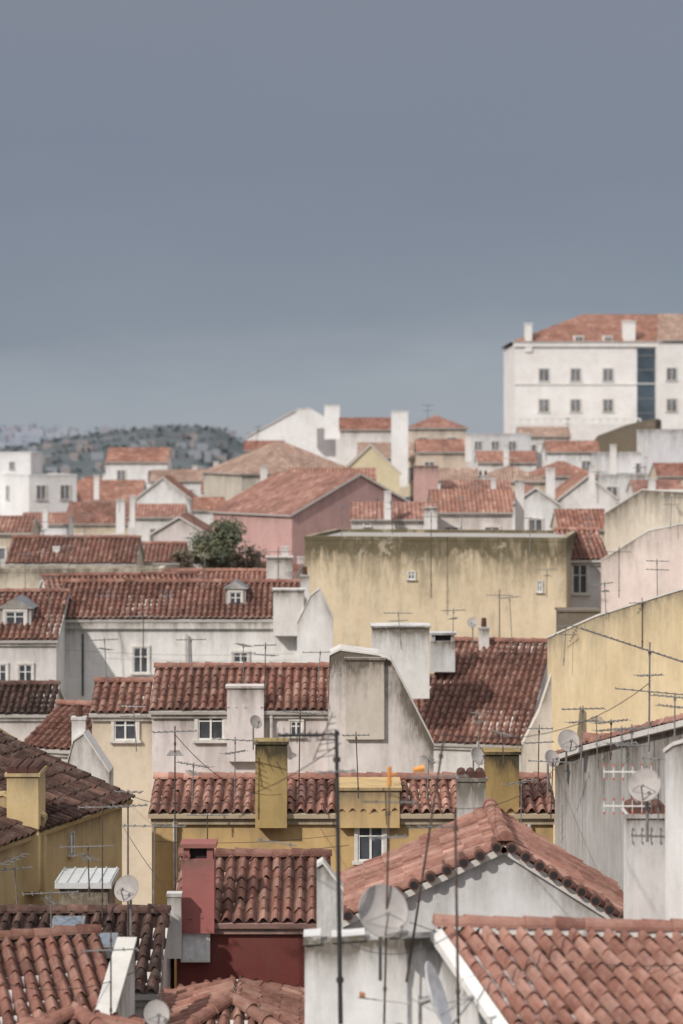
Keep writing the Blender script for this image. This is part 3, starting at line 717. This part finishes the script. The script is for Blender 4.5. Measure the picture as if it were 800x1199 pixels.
for _ in range(5200):
    i=random.randint(3,12);j=random.randint(0,V1.shape[1]-2); p=Vector(V1[i,j].tolist())+Vector((random.uniform(-6,6),random.uniform(-20,20),random.uniform(0,.6)))
    if p.x/p.y*F+400>340: continue
    s=random.uniform(1.2,2.6); fm=random.choice(fms)
    q=[p+Vector((random.uniform(-1,1)*s,random.uniform(-1,1)*s,random.uniform(-.5,.7)*s)) for _ in range(5)]
    for a,c,d_ in ((0,1,2),(1,2,3),(2,3,4),(0,3,4)): b.poly([q[a],q[c],q[d_]],[(0,0)]*3,fm)
b.make('distant_trees')
def tree(name,u,v,D,R,h,n,cols):
    c=pt(u,v,D); b=MB(); bk=simple('bark',(.10,.075,.055),.9)
    base=Vector((c.x,c.y,c.z-h)); tube(b,base,c-Vector((0,0,R*.3)),.22,bk,8,.12)
    ms=[simple('leaf_%s_%d'%(name,i),x,.7,0,.3,2) for i,x in enumerate(cols)]
    for k in range(18):
        a=random.uniform(0,6.28); rr=R*random.uniform(.1,.95); q=c+Vector((math.cos(a)*rr,math.sin(a)*rr,random.uniform(-.9,.55)*R))
        st=c-Vector((0,0,R*random.uniform(.3,.9))); tube(b,st,q,.06,bk,5,.02)
        cr=R*random.uniform(.25,.5); mm=random.choice(ms)
        for _ in range(n//18):
            d=Vector((random.gauss(0,1),random.gauss(0,1),random.gauss(0,.8))); d=d.normalized()*cr*random.uniform(.2,1.35)
            p=q+d; s=random.uniform(.05,.12); a1=Vector((random.gauss(0,1),random.gauss(0,1),random.gauss(0,1))).normalized()*s; a2=a1.orthogonal().normalized()*s*.6
            b.poly([p-a1,p-a2,p+a1,p+a2],[(0,0)]*4,mm if random.random()<.7 else random.choice(ms))
    b.make(name,None,tuple(base))
LC=[(.10,.11,.06),(.13,.14,.075),(.17,.16,.095),(.07,.08,.05)]
tree('green_tree',262,633,124,1.5,9,6500,LC); tree('green_tree',240,645,122,.9,9,2200,LC)
tree('dry_bush',288,655,126,1.2,9,2000,[(.20,.16,.11),(.16,.13,.09),(.10,.10,.06)])
tree('dry_bush',215,655,121,.7,9,900,[(.20,.16,.11),(.14,.13,.08)])
# =============================================== antennas & dishes
antenna(399,1199,855,30,lean=-5,r=.032,m=BLACKM,ys=((.86,20,.5,4),))
b=MB(); c=pt(352,862,30)
yagi(b,pt(362,860,30),math.radians(6),.80,9,el=.34,m=BLACKM,rr=.010,taper=.5)
yagi(b,pt(352,862,30),math.radians(4),.62,8,el=.24,m=BLACKM,vert=True,rr=.007,taper=.6)
for k in range(7): 
    p=pt(368+k*3.4,888-k*8,30); q=pt(393,884-k*7.5,30.1); tube(b,p,q,.007,BLACKM,4)
tube(b,pt(367,890,30),pt(390,834,30),.010,BLACKM,4); tube(b,pt(372,866,30),pt(394,866,30),.012,BLACKM,5)
b.make('tv_antenna',None,tuple(c))
antenna(450,1199,925,30.5,lean=6,r=.016,ys=((.95,175,.7,5),(.8,15,.5,5)))
b=MB(); c=pt(456,908,30.5); tube(b,c-Vector((0,0,.15)),c+Vector((0,0,.12)),.03,ORP,6); tube(b,c,c+Vector((.1,0,.03)),.02,ORP,6); tube(b,c-Vector((0,0,.2)),c,.01,RUST,5); b.make('antenna_amplifier',None,tuple(c))
antenna(476,1150,856,31,lean=45,r=.018,m=RUST,ys=((.62,10,.6,5),(.82,185,.8,7)))
antenna(537,1199,945,29,lean=-4,r=.020,m=RUST)
b=MB(); c=pt(484,902,31.5); tube(b,c,c+Vector((.16,0,.03)),.04,ORP,6,.06); b.make('antenna_amplifier',None,tuple(c))
antenna(205,1060,850,46,r=.018,ys=((.97,15,.9,8),(.85,95,.7,6)))
antenna(150,1110,925,41,r=.018,ys=((.9,20,.7,7),(.99,170,.5,5)))
antenna(120,1075,935,43,r=.014,ys=((.93,5,.9,7),))
antenna(188,1199,1075,33,lean=4,r=.015); antenna(130,1199,1090,34,r=.014,ys=((.8,10,.8,5),))
antenna(243,990,945,50,r=.014,ys=((.8,0,.9,6),))
antenna(347,990,983,32,lean=-46,r=.010,m=METAL)
antenna(760,880,752,42,lean=1,r=.020,m=METAL,ys=((.92,195,2.9,24,{'droop':.33,'el':.34,'rr':.011}),(.55,185,1.3,9,{'droop':.1,'el':.35}),(.7,20,.5,5)))
antenna(740,945,848,36,r=.017,m=METAL,ys=((.95,25,.7,6),(.75,0,.5,4)))
antenna(728,900,850,37,r=.012,m=METAL,ys=((.6,15,.5,5),)); antenna(771,960,880,35,r=.012,m=METAL,ys=((.9,160,.5,5),))
b=MB()
for v in (904,944):
    c=pt(735,v,35.4); yagi(b,c,math.radians(178),.75,6,el=.22,m=FRAME,vert=True,taper=.9)
    for k in range(6):
        p=c+Vector((-.37+.15*k,0,0)); 
        for s in (-.11,.11): tube(b,p+Vector((0,0,s-.02)),p+Vector((0,0,s+.02)),.015,REDP,5)
    tube(b,pt(755,v,35.4),pt(758,v-8,35.4),.012,METAL,5)
b.make('tv_antenna',None,tuple(pt(735,925,35.4)))
antenna(168,780,715,88,r=.022,ys=((.9,10,1.2,8),)); antenna(326,700,640,96,r=.022,ys=((.9,10,1.2,8),(.7,90,1,6)))
antenna(585,760,690,88,r=.022,ys=((.9,170,1,7),))
antenna(505,700,600,104,r=.022,ys=((.95,5,1.2,6),)); antenna(725,700,640,96,r=.018,ys=((.9,5,1,6),)); antenna(752,760,700,70,r=.016,ys=((.9,180,.8,6),))
for (u,v,D,h) in ((45,660,112,50),(98,640,114,40),(140,600,150,40),(228,620,150,40),(440,612,120,36),(560,600,128,40),(620,650,100,60),(310,810,64,60),(372,800,66,50),(560,880,76,60),(470,760,80,40),(640,700,100,40),(700,590,130,40),(755,590,120,40),(300,520,200,25),(500,505,190,28),(520,530,180,25),(60,745,90,70),(30,700,95,50),(225,940,52,60),(610,1000,50,90),(645,960,48,70),(20,1060,45,60),(700,900,46,60),(665,520,200,30),
  (420,935,52,80),(500,935,52,60),(590,900,52,50),(630,930,52,90),(275,935,52,70),(350,930,52,90),(160,880,60,60),(225,790,67,50),(285,800,67,60),(125,800,70,50),(530,760,82,50),(600,760,82,60),(80,680,100,50),(240,690,95,50),(290,680,100,45),(400,630,106,40),(460,625,106,40),(540,625,106,45),(690,640,108,40),(785,620,100,50),(180,1060,40,90),(60,1090,42,50),(105,1050,42,70),(680,900,46,80),(715,890,44,50),(790,870,38,60),(660,780,74,60),(710,725,72,50),(770,705,70,60),(215,560,200,22),(120,560,205,25),(600,560,160,30),(640,540,170,28),(680,540,170,25),(745,575,125,35)):
    antenna(u,v,v-h*random.uniform(.75,1.15),D,lean=random.uniform(-4,4),r=.011+D*.00007,m=random.choice([RUST,METAL,METAL]),ys=((.95,random.uniform(-20,200),random.uniform(.6,1.2),random.randint(5,8)),(.75,random.uniform(0,180),.7,5))[:random.randint(1,2)])
dish(449,1066,30.4,.36,az=-80,el=25); dish(514,1166,28.6,.45,az=-10,el=20,m=simple('dish_white',(.62,.62,.63),.6)); dish(755,919,35,.27,az=-110,el=30); dish(148,1040,40,.24,az=-110)
dish(184,1187,32,.19,az=-75); dish(666,867,48,.25,az=-80); dish(647,888,50,.2,az=-60); dish(553,729,84,.2); dish(300,845,65,.2,az=-60); dish(560,885,60,.25,az=-50)
dpm=simple('drainpipe_dark',(.06,.07,.075),.6); dpl=simple('drainpipe_light',(.50,.48,.45),.6)
for (u,v0,v1,D,m) in ((97,742,815,92.8,dpm),(218,742,830,92.85,dpl),(318,826,900,65.9,dpl),(205,950,1040,52.9,dpl),(620,965,1000,52.9,dpl),(180,832,900,68.9,dpl),(560,868,900,79.8,dpl)):
    b=MB(); tube(b,pt(u,v0,D),pt(u,v1,D),.05,m,8)
    for k in (.2,.6): 
        p=pt(u,v0,D).lerp(pt(u,v1,D),k); tube(b,p,p+Vector((0,0,.05)),.065,m,8)
    b.make('drainpipe',None,tuple(pt(u,v1,D)))
b=MB()
for (u0,v0,D0,u1,v1,D1,sag) in ((150,930,41,399,870,30,.5),(205,860,46,330,930,52,.4),(0,1150,33,190,1120,38,.3),(399,1100,30,535,1090,29,.25),(205,1055,46,66,790,90,.8),(455,930,30,650,900,52,.5),(480,1080,31,800,1130,30,.2),(180,985,52.7,395,978,52.7,.1),(66,760,92.7,345,765,92.7,.15),(520,860,31,760,800,42,.4)):
    a=pt(u0,v0,D0);q=pt(u1,v1,D1); pr=a
    for i in range(1,13):
        t=i/12; p=a.lerp(q,t)-Vector((0,0,sag*4*t*(1-t))); tube(b,pr,p,.007,BLACKM,4); pr=p
b.make('overhead_cables')
b=MB(); tube(b,pt(419,1168,30.6),pt(480,1175,30.4),.01,METAL,5); tube(b,pt(480,1175,30.4),pt(478,1192,30.4),.01,METAL,5)
c=pt(421,1165,30.5); tube(b,c,c+Vector((.08,0,0)),.05,simple('lamp_orange',(.45,.2,.08),.6),8,.03); b.make('wall_bracket',None,tuple(c))
# =============================================== world, sun, camera
sun_az=math.radians(-132)
el=math.radians(36)
sd=Vector((math.cos(sun_az)*math.cos(el),math.sin(sun_az)*math.cos(el),math.sin(el)))
ld=bpy.data.lights.new('sun','SUN'); ld.energy=3.3; ld.angle=math.radians(1.0); ld.color=(1,.945,.88)
lo=bpy.data.objects.new('sun',ld); scene.collection.objects.link(lo); lo.rotation_euler=sd.to_track_quat('Z','Y').to_euler(); lo.location=(-50,-50,80)
w=bpy.data.worlds.new('World'); scene.world=w; w.use_nodes=True; n=w.node_tree.nodes; l=w.node_tree.links
for x in list(n): n.remove(x)
out=n.new('ShaderNodeOutputWorld'); sky=n.new('ShaderNodeTexSky'); sky.sky_type='NISHITA'; sky.sun_disc=False
sky.sun_elevation=el; sky.sun_rotation=math.atan2(sd.x,sd.y)
b1=n.new('ShaderNodeBackground'); b1.inputs[1].default_value=.07; l.new(sky.outputs[0],b1.inputs[0])
tc=n.new('ShaderNodeTexCoord').outputs['Generated']; sp=n.new('ShaderNodeSeparateXYZ'); l.new(tc,sp.inputs[0])
mp=n.new('ShaderNodeMapping'); mp.inputs['Scale'].default_value=(2.5,2.5,9); l.new(tc,mp.inputs[0])
nz=noise(n,l,mp.outputs[0],1.6,6,.6)
zz=math_(n,l,'ADD',sp.outputs[2],math_(n,l,'MULTIPLY',math_(n,l,'SUBTRACT',nz,.5),.09))
cr=ramp_out(n,l,zz,[(0,(.37,.40,.44)),(.02,(.33,.37,.425)),(.055,(.24,.28,.345)),(.12,(.205,.235,.30)),(.21,(.225,.248,.305)),(.45,(.75,.77,.81)),(1,(1.0,1.0,1.02))])  # stops above the frame brightened to add soft fill light
b2=n.new('ShaderNodeBackground'); l.new(cr,b2.inputs[0]); b2.inputs[1].default_value=1.0
mx=n.new('ShaderNodeMixShader'); mx.inputs[0].default_value=.92; l.new(b1.outputs[0],mx.inputs[1]); l.new(b2.outputs[0],mx.inputs[2]); l.new(mx.outputs[0],out.inputs[0])
cd=bpy.data.cameras.new('camera'); co=bpy.data.objects.new('camera',cd); scene.collection.objects.link(co); scene.camera=co
co.location=(0,0,0); co.rotation_euler=(math.radians(90),0,0); cd.sensor_fit='VERTICAL'; cd.sensor_height=36; cd.sensor_width=24; cd.lens=F/1199*36
cd.shift_y=-79.5/1199; cd.clip_end=20000; cd.clip_start=.5
cd.dof.use_dof=True; cd.dof.focus_distance=50; cd.dof.aperture_fstop=.8
scene.view_settings.view_transform='Standard'; scene.view_settings.look='None'; scene.view_settings.exposure=0
print('objects',len(bpy.data.objects))
